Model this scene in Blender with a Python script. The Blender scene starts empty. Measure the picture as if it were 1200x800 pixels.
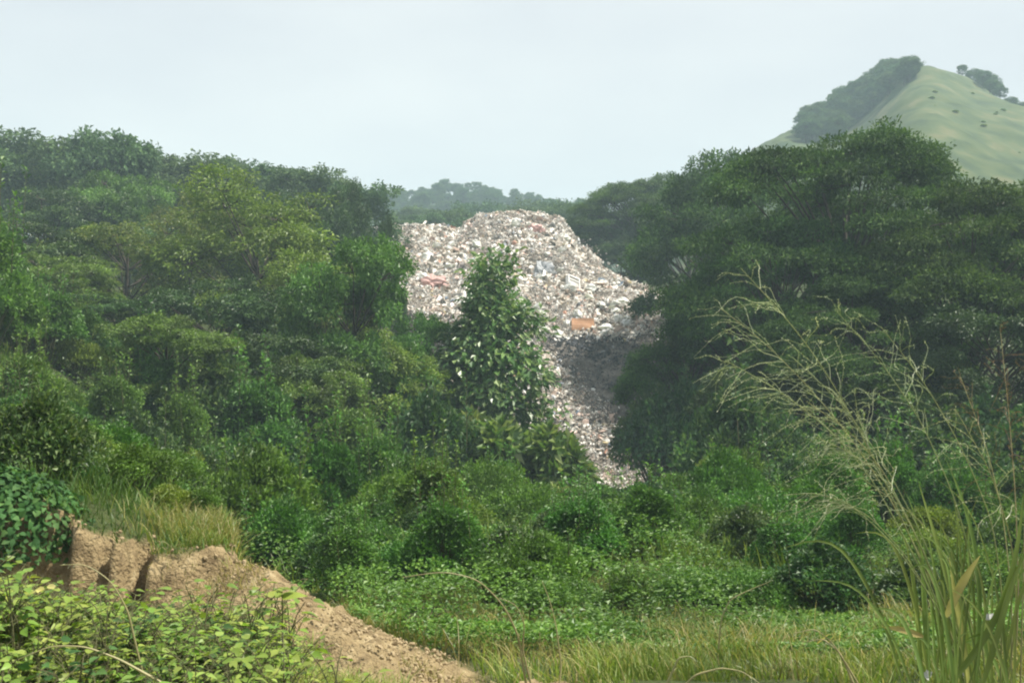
import bpy, math, random
import numpy as np
from mathutils import Vector, Matrix

S = bpy.context.scene
COL = S.collection
R = math.radians
rng = np.random.default_rng(11)
random.seed(11)

# ------------------------------------------------------------------ camera, world, sun, exposure
F = 1152.0                                   # focal length in pixels of the 1200 px wide photograph
cam = bpy.data.cameras.new('camera'); cam.sensor_width = 36; cam.lens = 36 * F / 1200
cam.clip_start = 0.05; cam.clip_end = 6000
cam_o = bpy.data.objects.new('camera', cam); COL.objects.link(cam_o)
cam_o.location = (0, 0, 0); cam_o.rotation_euler = (R(90), 0, 0)
S.camera = cam_o

SUN_EL, SUN_AZ = 63.0, 88.0                  # azimuth clockwise from +Y (away from the camera) towards +X
w = bpy.data.worlds.new('World'); S.world = w; w.use_nodes = True
wn, wl = w.node_tree.nodes, w.node_tree.links
wn.clear()
sky = wn.new('ShaderNodeTexSky'); sky.sky_type = 'NISHITA'; sky.sun_disc = False
sky.sun_elevation = R(SUN_EL); sky.sun_rotation = R(SUN_AZ)
sky.air_density = 1.0; sky.dust_density = 4.0; sky.ozone_density = 1.2
tc = wn.new('ShaderNodeTexCoord'); mp = wn.new('ShaderNodeMapping'); mp.inputs['Scale'].default_value = (1.2, 1.2, 3.4)
cn = wn.new('ShaderNodeTexNoise'); cn.inputs['Scale'].default_value = 1.7; cn.inputs['Detail'].default_value = 5
cn.inputs['Roughness'].default_value = .5
cr = wn.new('ShaderNodeValToRGB')
cr.color_ramp.elements[0].position = .32; cr.color_ramp.elements[0].color = (7.3, 7.55, 8.0, 1)
cr.color_ramp.elements[1].position = .66; cr.color_ramp.elements[1].color = (8.95, 9.15, 9.15, 1)
mx = wn.new('ShaderNodeMix'); mx.data_type = 'RGBA'; mx.inputs[0].default_value = .92
bg = wn.new('ShaderNodeBackground'); bg.inputs['Strength'].default_value = .059
wo = wn.new('ShaderNodeOutputWorld')
wl.new(tc.outputs['Generated'], mp.inputs[0]); wl.new(mp.outputs[0], cn.inputs['Vector'])
wl.new(cn.outputs[0], cr.inputs[0]); wl.new(sky.outputs[0], mx.inputs[6]); wl.new(cr.outputs[0], mx.inputs[7])
wl.new(mx.outputs[2], bg.inputs[0]); wl.new(bg.outputs[0], wo.inputs[0])

sl = bpy.data.lights.new('sun', 'SUN'); sl.energy = 5.0; sl.angle = R(.6); sl.color = (1, .95, .85)
so = bpy.data.objects.new('sun', sl); COL.objects.link(so)
sd = Vector((math.sin(R(SUN_AZ)) * math.cos(R(SUN_EL)), math.cos(R(SUN_AZ)) * math.cos(R(SUN_EL)), math.sin(R(SUN_EL))))
so.rotation_euler = sd.to_track_quat('Z', 'Y').to_euler(); so.location = sd * 200

S.view_settings.view_transform = 'Standard'; S.view_settings.look = 'None'
S.view_settings.exposure = 0.88; S.view_settings.gamma = 1; S.view_settings.use_curve_mapping = False
S.render.engine = 'CYCLES'
cy = S.cycles
cy.use_denoising = True
cy.max_bounces = 6; cy.diffuse_bounces = 3; cy.glossy_bounces = 1; cy.transmission_bounces = 4
cy.volume_bounces = 0; cy.transparent_max_bounces = 4
cy.filter_width = 2.1
HAZE_DENSITY = .00105

def at(px, py, Y):
    return np.array(((px - 600) / F * Y, Y, (400 - py) / F * Y))

# ------------------------------------------------------------------ numpy helpers
def _hash(ix, iy, iz):
    n = (ix * 374761393 + iy * 668265263 + iz * 2147483647 + 974711) & 0xffffffff
    n = ((n ^ (n >> 13)) * 1274126177) & 0xffffffff
    return ((n ^ (n >> 16)) & 0xffff) / 65535.0

def noise(x, y, z=0.0):
    x = np.asarray(x, float); y = np.asarray(y, float); z = np.asarray(z, float) + 0 * x
    ix, iy, iz = (np.floor(v).astype(np.int64) for v in (x, y, z))
    fx, fy, fz = x - ix, y - iy, z - iz
    fx, fy, fz = (f * f * (3 - 2 * f) for f in (fx, fy, fz))
    r = 0
    for a in (0, 1):
        for b in (0, 1):
            for c in (0, 1):
                r = r + _hash(ix + a, iy + b, iz + c) * (fx if a else 1 - fx) * (fy if b else 1 - fy) * (fz if c else 1 - fz)
    return r * 2 - 1

def fbm(x, y, z=0.0, o=4):
    r, a = 0, 1
    for i in range(o):
        r = r + noise(x * 2 ** i + 7.3 * i, y * 2 ** i - 3.1 * i, np.asarray(z) * 2 ** i) * a
        a *= .5
    return r

def sstep(a, b, v):
    t = np.clip((v - a) / (b - a), 0, 1)
    return t * t * (3 - 2 * t)

def unit(v):
    return v / (np.linalg.norm(v, axis=-1, keepdims=True) + 1e-9)

def make_mesh(name, v, loops, sizes, mat, smooth=False):
    me = bpy.data.meshes.new(name)
    v = np.asarray(v, np.float32); loops = np.asarray(loops, np.int32).ravel(); sizes = np.asarray(sizes, np.int32)
    me.vertices.add(len(v)); me.vertices.foreach_set('co', v.ravel())
    me.loops.add(len(loops)); me.loops.foreach_set('vertex_index', loops)
    me.polygons.add(len(sizes))
    st = np.zeros(len(sizes), np.int32); st[1:] = np.cumsum(sizes)[:-1]
    me.polygons.foreach_set('loop_start', st); me.polygons.foreach_set('loop_total', sizes)
    me.polygons.foreach_set('use_smooth', np.full(len(sizes), smooth))
    me.update(calc_edges=True); me.validate()
    me.materials.append(mat)
    return me

class MB:
    """collects numpy pieces into one mesh"""
    def __init__(s): s.v, s.l, s.s, s.n = [], [], [], 0
    def add(s, v, faces):                     # faces: (k, m) array of indices
        v = np.asarray(v, float).reshape(-1, 3); f = np.asarray(faces)
        s.v.append(v); s.l.append((f + s.n).ravel()); s.s.append(np.full(len(f), f.shape[1])); s.n += len(v)
        return s
    def tube(s, pts, rad, k=5):
        pts = np.asarray(pts, float); n = len(pts); rad = np.broadcast_to(np.asarray(rad, float), (n,))
        t = unit(np.gradient(pts, axis=0))
        up = np.where(np.abs(t[:, 2:3]) > .92, np.array([[1., 0, 0]]), np.array([[0., 0, 1]]))
        a = unit(np.cross(t, up)); b = np.cross(t, a)
        an = np.arange(k) / k * 2 * np.pi
        ring = pts[:, None] + rad[:, None, None] * (a[:, None] * np.cos(an)[None, :, None] + b[:, None] * np.sin(an)[None, :, None])
        i = np.arange(n - 1)[:, None] * k; j = np.arange(k)[None]; j2 = (j + 1) % k
        f = np.stack([i + j, i + j2, i + k + j2, i + k + j], -1).reshape(-1, 4)
        s.add(ring.reshape(-1, 3), f)
        return s
    def box(s, size, M=None):
        x, y, z = np.array(size) / 2
        v = np.array([(a * x, b * y, c * z) for c in (-1, 1) for a, b in ((-1, -1), (1, -1), (1, 1), (-1, 1))], float)
        if M is not None: v = v @ np.array(M.to_3x3()).T + np.array(M.translation)
        f = np.array([(3, 2, 1, 0), (4, 5, 6, 7), (0, 1, 5, 4), (1, 2, 6, 5), (2, 3, 7, 6), (3, 0, 4, 7)])
        return s.add(v, f)
    def leaves(s, p, d, n, L, W, fold=.25):    # simple four-cornered leaves
        d = unit(d); side = unit(np.cross(d, n)); n = np.cross(side, d)
        L = np.asarray(L)[:, None]; W = np.asarray(W)[:, None]
        m = p + d * L * .45
        v = np.stack([p, m + side * W / 2 + n * W * fold, p + d * L - n * L * .12, m - side * W / 2 + n * W * fold], 1)
        return s.add(v.reshape(-1, 3), np.arange(len(p) * 4).reshape(-1, 4))
    def broad(s, p, d, n, L, W, fold=.12, droop=.25):   # detailed heart shaped leaves
        d = unit(d); side = unit(np.cross(d, n)); n = np.cross(side, d)
        L = np.asarray(L)[:, None]; W = np.asarray(W)[:, None]
        def P(t, wd, lift=0): return p + d * L * t - n * L * droop * t * t + side * W * wd + n * W * abs(wd) * fold * 2
        v = np.stack([P(0, 0), P(.10, .36), P(.38, .5), P(.70, .29), P(1, 0), P(.70, -.29), P(.38, -.5), P(.10, -.36), P(.38, 0), P(.70, 0)], 1)
        b = np.arange(len(p))[:, None] * 10
        q = np.array([[0, 1, 2, 8], [8, 2, 3, 9], [0, 8, 6, 7], [8, 9, 5, 6]])
        t = np.array([[9, 3, 4], [9, 4, 5]])
        v = v.reshape(-1, 3)
        s.add(v, (b[:, :, None] + q[None]).reshape(-1, 4))
        s.l.append((b[:, :, None] + t[None]).ravel() + s.n - len(v)); s.s.append(np.full(len(p) * 2, 3))
        return s
    def blades(s, p, d, bend, L, W, seg=3):    # grass blades curving from d towards bend
        n0 = len(p); L = np.asarray(L)[:, None]; W = np.asarray(W)[:, None]
        side = unit(np.cross(d, bend + 1e-3)); vs = []
        for i in range(seg + 1):
            t = i / seg
            c = p + d * L * t * (1 - .35 * t) + bend * L * t * t * .75
            wd = W * (1 - t) ** .7 * .5
            if i < seg: vs += [c - side * wd, c + side * wd]
            else: vs += [c]
        v = np.stack(vs, 1); k = v.shape[1]
        b = np.arange(n0)[:, None] * k
        q = np.array([[2 * i, 2 * i + 1, 2 * i + 3, 2 * i + 2] for i in range(seg - 1)])
        v = v.reshape(-1, 3)
        s.add(v, (b[:, :, None] + q[None]).reshape(-1, 4))
        t = np.array([[2 * seg - 2, 2 * seg - 1, 2 * seg]])
        s.l.append((b[:, :, None] + t[None]).ravel() + s.n - len(v)); s.s.append(np.full(n0, 3))
        return s
    def mesh(s, name, mat, smooth=False):
        return make_mesh(name, np.concatenate(s.v), np.concatenate(s.l), np.concatenate(s.s), mat, smooth)
    def obj(s, name, mat, parent=None, smooth=False):
        return link(name, s.mesh(name, mat, smooth), parent)

def link(name, data, parent=None):
    o = bpy.data.objects.new(name, data); COL.objects.link(o)
    if parent is not None: o.parent = parent
    return o

def tag(o, label, cat, group=None):
    o['label'] = label; o['category'] = cat
    if group: o['group'] = group
    elif 'group' in o: del o['group']
    return o

def thing(name, label, cat, loc=(0, 0, 0), group=None):
    o = link(name, None); o.location = loc; o.empty_display_size = .2
    return tag(o, label, cat, group)

def kind(o, k): o['kind'] = k; return o

def dup(root, loc, rz, sc, label, group=None):
    r = root.copy(); COL.objects.link(r)
    r.location = loc; r.rotation_euler = (0, 0, rz); r.scale = sc if hasattr(sc, '__len__') else (sc, sc, sc)
    r['label'] = label
    if group: r['group'] = group
    elif 'group' in r: del r['group']
    for ch in list(root.children):
        c = ch.copy(); COL.objects.link(c); c.parent = r
        for g in ch.children:
            d = g.copy(); COL.objects.link(d); d.parent = c
    return r

USED = set()
def put(proto, loc, rz, sc, label, group=None):
    """the first time the prototype itself is set down, then copies of it"""
    loc = Vector([float(v) for v in loc])
    if proto.name in USED: return dup(proto, loc, rz, sc, label, group)
    USED.add(proto.name)
    proto.location = loc; proto.rotation_euler = (0, 0, rz); proto.scale = sc if hasattr(sc, '__len__') else (sc, sc, sc)
    proto['label'] = label
    if group: proto['group'] = group
    return proto

# ------------------------------------------------------------------ materials
def node_mat(name):
    m = bpy.data.materials.new(name); m.use_nodes = True
    nt = m.node_tree; nt.nodes.clear()
    return m, nt.nodes, nt.links

def ramp(nodes, stops, mode='LINEAR'):
    r = nodes.new('ShaderNodeValToRGB'); r.color_ramp.interpolation = mode
    e = r.color_ramp.elements
    while len(e) < len(stops): e.new(.5)
    for el, (p, c) in zip(e, stops): el.position = p; el.color = (*c, 1)
    return r

def leaf_mat(name, cols, trans=.3, rough=.45, spec=.35, nscale=.35, hue=.022, val=.45, tr_tint=(1.15, 1.25, .6)):
    """leaf colours vary by leaf, by clump and by plant"""
    m, N, L = node_mat(name)
    g = N.new('ShaderNodeNewGeometry'); oi = N.new('ShaderNodeObjectInfo'); tc = N.new('ShaderNodeTexCoord')
    r = ramp(N, cols); L.new(g.outputs['Random Per Island'], r.inputs[0])
    nz = N.new('ShaderNodeTexNoise'); nz.inputs['Scale'].default_value = nscale; nz.inputs['Detail'].default_value = 2
    L.new(tc.outputs['Object'], nz.inputs['Vector'])
    hs = N.new('ShaderNodeHueSaturation'); L.new(r.outputs[0], hs.inputs['Color'])
    mh = N.new('ShaderNodeMapRange'); mh.inputs[3].default_value = .5 - hue; mh.inputs[4].default_value = .5 + hue
    L.new(oi.outputs['Random'], mh.inputs[0]); L.new(mh.outputs[0], hs.inputs['Hue'])
    mv = N.new('ShaderNodeMapRange'); mv.inputs[1].default_value = .3; mv.inputs[2].default_value = .7
    mv.inputs[3].default_value = 1 - val; mv.inputs[4].default_value = 1 + val
    L.new(nz.outputs[0], mv.inputs[0]); L.new(mv.outputs[0], hs.inputs['Value'])
    p = N.new('ShaderNodeBsdfPrincipled'); p.inputs['Roughness'].default_value = rough
    p.inputs['Specular IOR Level'].default_value = spec
    L.new(hs.outputs[0], p.inputs['Base Color'])
    t = N.new('ShaderNodeBsdfTranslucent'); mt = N.new('ShaderNodeMix'); mt.data_type = 'RGBA'; mt.blend_type = 'MULTIPLY'
    mt.inputs[0].default_value = 1; mt.inputs[7].default_value = (*tr_tint, 1)
    L.new(hs.outputs[0], mt.inputs[6]); L.new(mt.outputs[2], t.inputs[0])
    ms = N.new('ShaderNodeMixShader'); ms.inputs[0].default_value = trans
    L.new(p.outputs[0], ms.inputs[1]); L.new(t.outputs[0], ms.inputs[2])
    o = N.new('ShaderNodeOutputMaterial'); L.new(ms.outputs[0], o.inputs[0])
    return m

def rough_mat(name, cols, scale=3.0, rough=.9, bump=.3, bscale=20.0, island=False, mode='LINEAR'):
    m, N, L = node_mat(name)
    tc = N.new('ShaderNodeTexCoord'); nz = N.new('ShaderNodeTexNoise'); nz.inputs['Scale'].default_value = scale; nz.inputs['Detail'].default_value = 6
    L.new(tc.outputs['Object'], nz.inputs['Vector'])
    r = ramp(N, cols, mode)
    if island:
        g = N.new('ShaderNodeNewGeometry'); L.new(g.outputs['Random Per Island'], r.inputs[0])
    else: L.new(nz.outputs[0], r.inputs[0])
    p = N.new('ShaderNodeBsdfPrincipled'); p.inputs['Roughness'].default_value = rough; p.inputs['Specular IOR Level'].default_value = .25
    L.new(r.outputs[0], p.inputs['Base Color'])
    nb = N.new('ShaderNodeTexNoise'); nb.inputs['Scale'].default_value = bscale; nb.inputs['Detail'].default_value = 5
    L.new(tc.outputs['Object'], nb.inputs['Vector'])
    b = N.new('ShaderNodeBump'); b.inputs['Strength'].default_value = bump; b.inputs['Distance'].default_value = .05
    L.new(nb.outputs[0], b.inputs['Height']); L.new(b.outputs[0], p.inputs['Normal'])
    o = N.new('ShaderNodeOutputMaterial'); L.new(p.outputs[0], o.inputs[0])
    return m

def lm(name, d, m_, l, g=1.40, **k):
    c = [(a[0] * g * 1.10, a[1] * g * 1.04, a[2] * g * .75) for a in (d, m_, l)]
    return leaf_mat(name, [(0, c[0]), (.55, c[1]), (1, c[2])], **k)
M_LEAF_MID = lm('mid green leaves', (.032, .074, .018), (.054, .112, .026), (.092, .168, .042))
M_LEAF_LIGHT = lm('light green leaves', (.042, .090, .016), (.070, .138, .024), (.125, .200, .045))
M_LEAF_YEL = lm('yellow tipped leaves', (.040, .072, .014), (.066, .112, .022), (.145, .165, .046))
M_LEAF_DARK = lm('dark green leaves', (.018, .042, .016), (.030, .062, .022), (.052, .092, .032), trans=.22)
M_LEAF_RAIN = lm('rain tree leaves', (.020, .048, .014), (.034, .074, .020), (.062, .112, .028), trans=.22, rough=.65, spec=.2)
M_LEAF_HAZE = lm('haze tinted leaves', (.034, .066, .038), (.050, .088, .050), (.075, .120, .062), trans=.22, rough=.7, spec=.15)  # paler and bluer leaf colour: some distance haze is put into it
M_LEAF_BIG = lm('large pale backed leaves', (.040, .085, .030), (.070, .125, .045), (.190, .240, .130), rough=.38, spec=.5)
M_SHRUB = lm('shrub leaves', (.036, .088, .018), (.056, .128, .028), (.095, .185, .045), nscale=.9)
M_SHRUB_B = lm('yellow green shrub leaves', (.060, .105, .018), (.090, .150, .026), (.150, .215, .045), nscale=.9)
M_SHRUB_D = lm('blue green shrub leaves', (.025, .065, .026), (.040, .090, .036), (.080, .130, .060), nscale=.9)
M_CREEP = lm('creeper leaves', (.036, .090, .018), (.060, .132, .028), (.105, .195, .045), nscale=.25, val=.4)
M_WEED = lm('broad weed leaves', (.078, .140, .026), (.125, .198, .040), (.200, .255, .078), nscale=2.5, trans=.38)
M_WEED_B = lm('dark weed leaves', (.024, .060, .022), (.038, .084, .030), (.062, .110, .042), nscale=2.5, rough=.65, spec=.2)
M_GRASS = leaf_mat('field grass', [(0, (.110, .170, .026)), (.5, (.175, .235, .042)), (.78, (.250, .265, .075)), (1, (.380, .330, .150))], nscale=.5, trans=.4)
M_GRASS_G = leaf_mat('green bank grass', [(0, (.085, .165, .026)), (.7, (.135, .225, .040)), (1, (.200, .250, .066))], nscale=.6, trans=.4)
M_GRASS_Y = leaf_mat('dry yellow grass', [(0, (.150, .180, .036)), (.5, (.240, .235, .062)), (1, (.400, .330, .150))], nscale=.8, trans=.4)
M_STRAW = leaf_mat('straw stalk', [(0, (.300, .270, .120)), (1, (.420, .380, .190))], trans=.2)
M_PLUME = leaf_mat('grass seed heads', [(0, (.28, .32, .18)), (.6, (.45, .48, .31)), (1, (.64, .64, .48))], trans=.35)
M_PLUME_B = leaf_mat('brown seed heads', [(0, (.150, .110, .060)), (1, (.280, .210, .120))], trans=.3)
M_CANE = leaf_mat('grass cane', [(0, (.240, .270, .100)), (1, (.340, .350, .150))], trans=.15)
M_BLADE = leaf_mat('cane leaf blades', [(0, (.120, .180, .042)), (.6, (.190, .250, .066)), (1, (.360, .350, .150))], trans=.4, nscale=2)
M_BLADE_Y = leaf_mat('yellowed blade', [(0, (.420, .360, .100)), (1, (.480, .420, .160))], trans=.35, nscale=6)
M_BARK = rough_mat('bark', [(.3, (.030, .024, .018)), (.7, (.085, .068, .052))], scale=2.5, bscale=9)
M_TWIG = rough_mat('green twigs', [(.3, (.070, .075, .030)), (.7, (.130, .120, .060))], scale=4)

# ------------------------------------------------------------------ terrain
PY = np.array([-80, 0, 3, 4.5, 6, 9, 14, 22, 35, 60, 75, 110, 150, 220, 330, 1400.])
PZ = np.array([-1.6, -1.6, -1.66, -1.80, -2.2, -2.85, -3.75, -4.9, -6.4, -9.2, -9.5, 2, 8, 10, 14, 20.])
def terrace_d(x, y):
    E = 9.35 + .55 * noise(x * .9, 0 * x + 3.3) + .17 * noise(x * 5.5, 0 * x + 9.1) + .10 * noise(x * 13., 0 * x + 1.1)
    E = E - .35 * sstep(.5, 0, np.abs(x + 3.05)) + .4 * sstep(.28, 0, np.abs(x + 3.5))
    XR = -2.55 - .25 * (y - 9.3) + .18 * noise(y * 1.3, 0 * y + 5.5) + .07 * noise(y * 6, 0 * y + 2.5)
    return np.minimum(y - E, XR - x)
def spur_d(x, y):
    ax, ay, bx, by = -2.6, 9.2, -.3, 5.6
    ex, ey = bx - ax, by - ay; Ln = math.hypot(ex, ey)
    t = ((x - ax) * ex + (y - ay) * ey) / Ln ** 2
    d = ((x - ax) * ey - (y - ay) * ex) / Ln          # + : camera-left side
    return t, -d
def H(x, y):
    x = np.asarray(x, float); y = np.asarray(y, float)
    z = np.interp(y, PY, PZ)
    far = sstep(10, 22, y)
    z = z + far * (.34 * np.maximum(0, -x - 4.5) * sstep(0, 26, -x) * 1.5).clip(0, 7)
    z = z + far * (.22 * np.maximum(0, x - 16)).clip(0, 14)
    z = z + sstep(8, 16, y) * (.55 * fbm(x * .13, y * .13, 1.0, 3)) * (1 - sstep(120, 200, y) * .3)
    z = z + .05 * fbm(x * 1.1, y * 1.1, 4.0, 3)
    # bed of weeds on the left of the viewer
    z = z + .50 * np.exp(-((x + 3.0) / 1.5) ** 2 - ((y - 4.6) / 1.3) ** 2)
    # gully in front of the cut bank
    # soil spur that runs down from the bank towards the viewer
    t, d = spur_d(x, y)
    d = d + .10 * noise(t * 7, 0 * t + 4.4)
    crest = np.interp(t, [-.2, 0, .5, 1, 1.3], [-2.22, -2.27, -2.15, -2.12, -2.3])
    prof = crest - .42 * np.maximum(0, d) - .55 * np.maximum(0, -d)
    near = sstep(-.25, 0, t) * sstep(1.35, 1.05, t) * sstep(2.0, 1.2, np.abs(d))
    z = z + (np.maximum(z, prof) - z) * near
    # eroded terrace on the left
    zt = np.interp(x, [-30, -12, -8, -6, -4.4, -3.9, -3.4, -2.5], [-.3, -.5, -1.02, -1.40, -1.50, -1.70, -1.95, -2.0]) - .10 * (y - 9.3)
    zt = zt + .06 * fbm(x * 1.3, y * 1.3, 2.0, 3)
    d = terrace_d(x, y)
    m = sstep(-.09, .09 + .34 * np.maximum(0, y - 9.8), d) * sstep(24, 14, y)
    # slump of loose soil at the foot of the cut
    z = z + .22 * sstep(-1.1, -.1, d) * sstep(1.0, -.05, d) * (1 - m) * sstep(-7, -4.5, x)
    z = np.where(zt > z, z + (zt - z) * m, z)
    return z
def soil_mask(x, y):
    d = terrace_d(x, y) + .10 * noise(x * 3, y * 3, 7.) + .05 * noise(x * 11, y * 11, 3.)
    a = sstep(-1.25, -.9, d) * sstep(.30, .12, d) * sstep(-6.2, -4.6, x) * sstep(16, 11, y)
    t, dd = spur_d(x, y)
    dd = dd + .22 * noise(x * 2.2, y * 2.2, 9.) + .08 * noise(x * 9, y * 9, 2.)
    b = sstep(-.15, .05, t) * sstep(1.35, 1.1, t) * sstep(-.30, -.12, dd) * sstep(1.25, .85, dd)
    return np.maximum(a, b)

def axis(lo, d0, d1, hi, step, g=1.06, cap=40):
    a = list(np.arange(d0, d1 + 1e-6, step)); s = step
    while a[-1] < hi: s = min(s * g, cap); a.append(a[-1] + s)
    s = step
    while a[0] > lo: s = min(s * g, cap); a.insert(0, a[0] - s)
    return np.array(a)
def grid(X, Y, Z):
    ny, nx = X.shape
    v = np.stack([X, Y, Z], -1).reshape(-1, 3)
    i = np.arange(ny - 1)[:, None] * nx + np.arange(nx - 1)[None]
    return v, np.stack([i, i + 1, i + nx + 1, i + nx], -1).reshape(-1, 4)

xs = axis(-420, -6.5, 2.5, 420, .05); ys = axis(-50, 4.0, 13, 620, .05)
X, Y = np.meshgrid(xs, ys)
gz = H(X, Y); sm = soil_mask(X, Y)
gz = gz + sm * (.085 * fbm(X * 2.6, Y * 2.6, gz * 2, 4) + .055 * fbm(X * 7, Y * 7, gz * 6, 3) - .05 * np.abs(noise(X * 16, Y * 16, gz * 12)))
v, f = grid(X, Y, gz)
m, N, L = node_mat('ground')
tcn = N.new('ShaderNodeTexCoord')
n1 = N.new('ShaderNodeTexNoise'); n1.inputs['Scale'].default_value = 1.3; n1.inputs['Detail'].default_value = 8
n2 = N.new('ShaderNodeTexNoise'); n2.inputs['Scale'].default_value = 5; n2.inputs['Detail'].default_value = 8; n2.inputs['Roughness'].default_value = .65
for n_ in (n1, n2): L.new(tcn.outputs['Object'], n_.inputs['Vector'])
rl = ramp(N, [(.3, (.030, .045, .014)), (.6, (.060, .075, .026)), (.8, (.110, .095, .045))]); L.new(n1.outputs[0], rl.inputs[0])
rs = ramp(N, [(.32, (.105, .075, .040)), (.46, (.222, .166, .088)), (.56, (.275, .210, .112)), (.68, (.380, .305, .180))]); L.new(n2.outputs[0], rs.inputs[0])
att = N.new('ShaderNodeAttribute'); att.attribute_name = 'soil'
mxc = N.new('ShaderNodeMix'); mxc.data_type = 'RGBA'
L.new(att.outputs['Fac'], mxc.inputs[0]); L.new(rl.outputs[0], mxc.inputs[6]); L.new(rs.outputs[0], mxc.inputs[7])
pb = N.new('ShaderNodeBsdfPrincipled'); pb.inputs['Roughness'].default_value = .95; pb.inputs['Specular IOR Level'].default_value = .15
L.new(mxc.outputs[2], pb.inputs['Base Color'])
n3 = N.new('ShaderNodeTexNoise'); n3.inputs['Scale'].default_value = 28; n3.inputs['Detail'].default_value = 6
L.new(tcn.outputs['Object'], n3.inputs['Vector'])
bp = N.new('ShaderNodeBump'); bp.inputs['Strength'].default_value = .9; bp.inputs['Distance'].default_value = .06
L.new(n3.outputs[0], bp.inputs['Height']); L.new(bp.outputs[0], pb.inputs['Normal'])
om = N.new('ShaderNodeOutputMaterial'); L.new(pb.outputs[0], om.inputs[0])
M_GROUND = m
gm = MB().add(v, f).mesh('ground', m, True)
a_ = gm.attributes.new('soil', 'FLOAT', 'POINT'); a_.data.foreach_set('value', sm.ravel().astype(np.float32))
kind(link('ground', gm), 'structure')

# ------------------------------------------------------------------ hills
M_HILL = rough_mat('hill grass', [(.34, (.024, .046, .015)), (.46, (.044, .070, .022)), (.56, (.062, .084, .028)), (.66, (.098, .102, .042))], scale=.16, bump=.9, bscale=1.6)
PEAK = at(1078, 76, 270)
def hill(x, y):
    dx, dy = x - PEAK[0], y - PEAK[1]
    sx = np.where(dx < 0, .52, 1.0)
    dd = np.sqrt((dx * sx) ** 2 + (dy * .42) ** 2 + 26)
    z = PEAK[2] + 1.6 - dd - 0.5 * np.maximum(0, -dx - 46)
    # spur from the peak towards the viewer and a wooded hollow left of it
    ux, uy = -.40, -.92
    t = dx * ux + dy * uy; d = dx * uy * -1 + dy * ux
    z = z + 5.0 * np.exp(-((d - 1) / 8) ** 2) * sstep(8, 34, t)
    z = z - 6 * np.exp(-((d + 17) / 11) ** 2) * sstep(4, 28, t)
    z = z - 4 * np.exp(-((d - 24) / 10) ** 2) * sstep(4, 28, t)
    return z + 1.2 * fbm(x * .05, y * .05, 3., 3) + .35 * fbm(x * .3, y * .3, 5., 3)
X, Y = np.meshgrid(np.arange(PEAK[0] - 150, PEAK[0] + 190, 1.5), np.arange(140, 420, 1.5))
v, f = grid(X, Y, np.maximum(hill(X, Y), -15))
kind(MB().add(v, f).obj('grassy_hill', M_HILL, None, True), 'structure')

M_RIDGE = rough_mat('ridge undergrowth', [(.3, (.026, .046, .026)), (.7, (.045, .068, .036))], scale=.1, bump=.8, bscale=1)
def ridge(x, y):
    top = np.interp(x, [-260, -120, -60, -25, -5, 15, 32, 60, 160], [34, 50, 55, 58, 56.5, 51, 51.5, 46, 24])
    return top - .32 * np.abs(y - 385) + 2.0 * fbm(x * .04, y * .04, 8., 3)
X, Y = np.meshgrid(np.arange(-260, 160, 3.), np.arange(230, 560, 3.))
v, f = grid(X, Y, np.maximum(ridge(X, Y), -15))
kind(MB().add(v, f).obj('wooded_ridge', M_RIDGE, None, True), 'structure')

# ------------------------------------------------------------------ tree and shrub builders
def sphere_dirs(n):
    return unit(rng.normal(size=(n, 3)))

def bez(a, b, c, n=7):
    t = np.linspace(0, 1, n)[:, None]
    return a * (1 - t) ** 2 + b * 2 * t * (1 - t) + c * t * t

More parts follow.
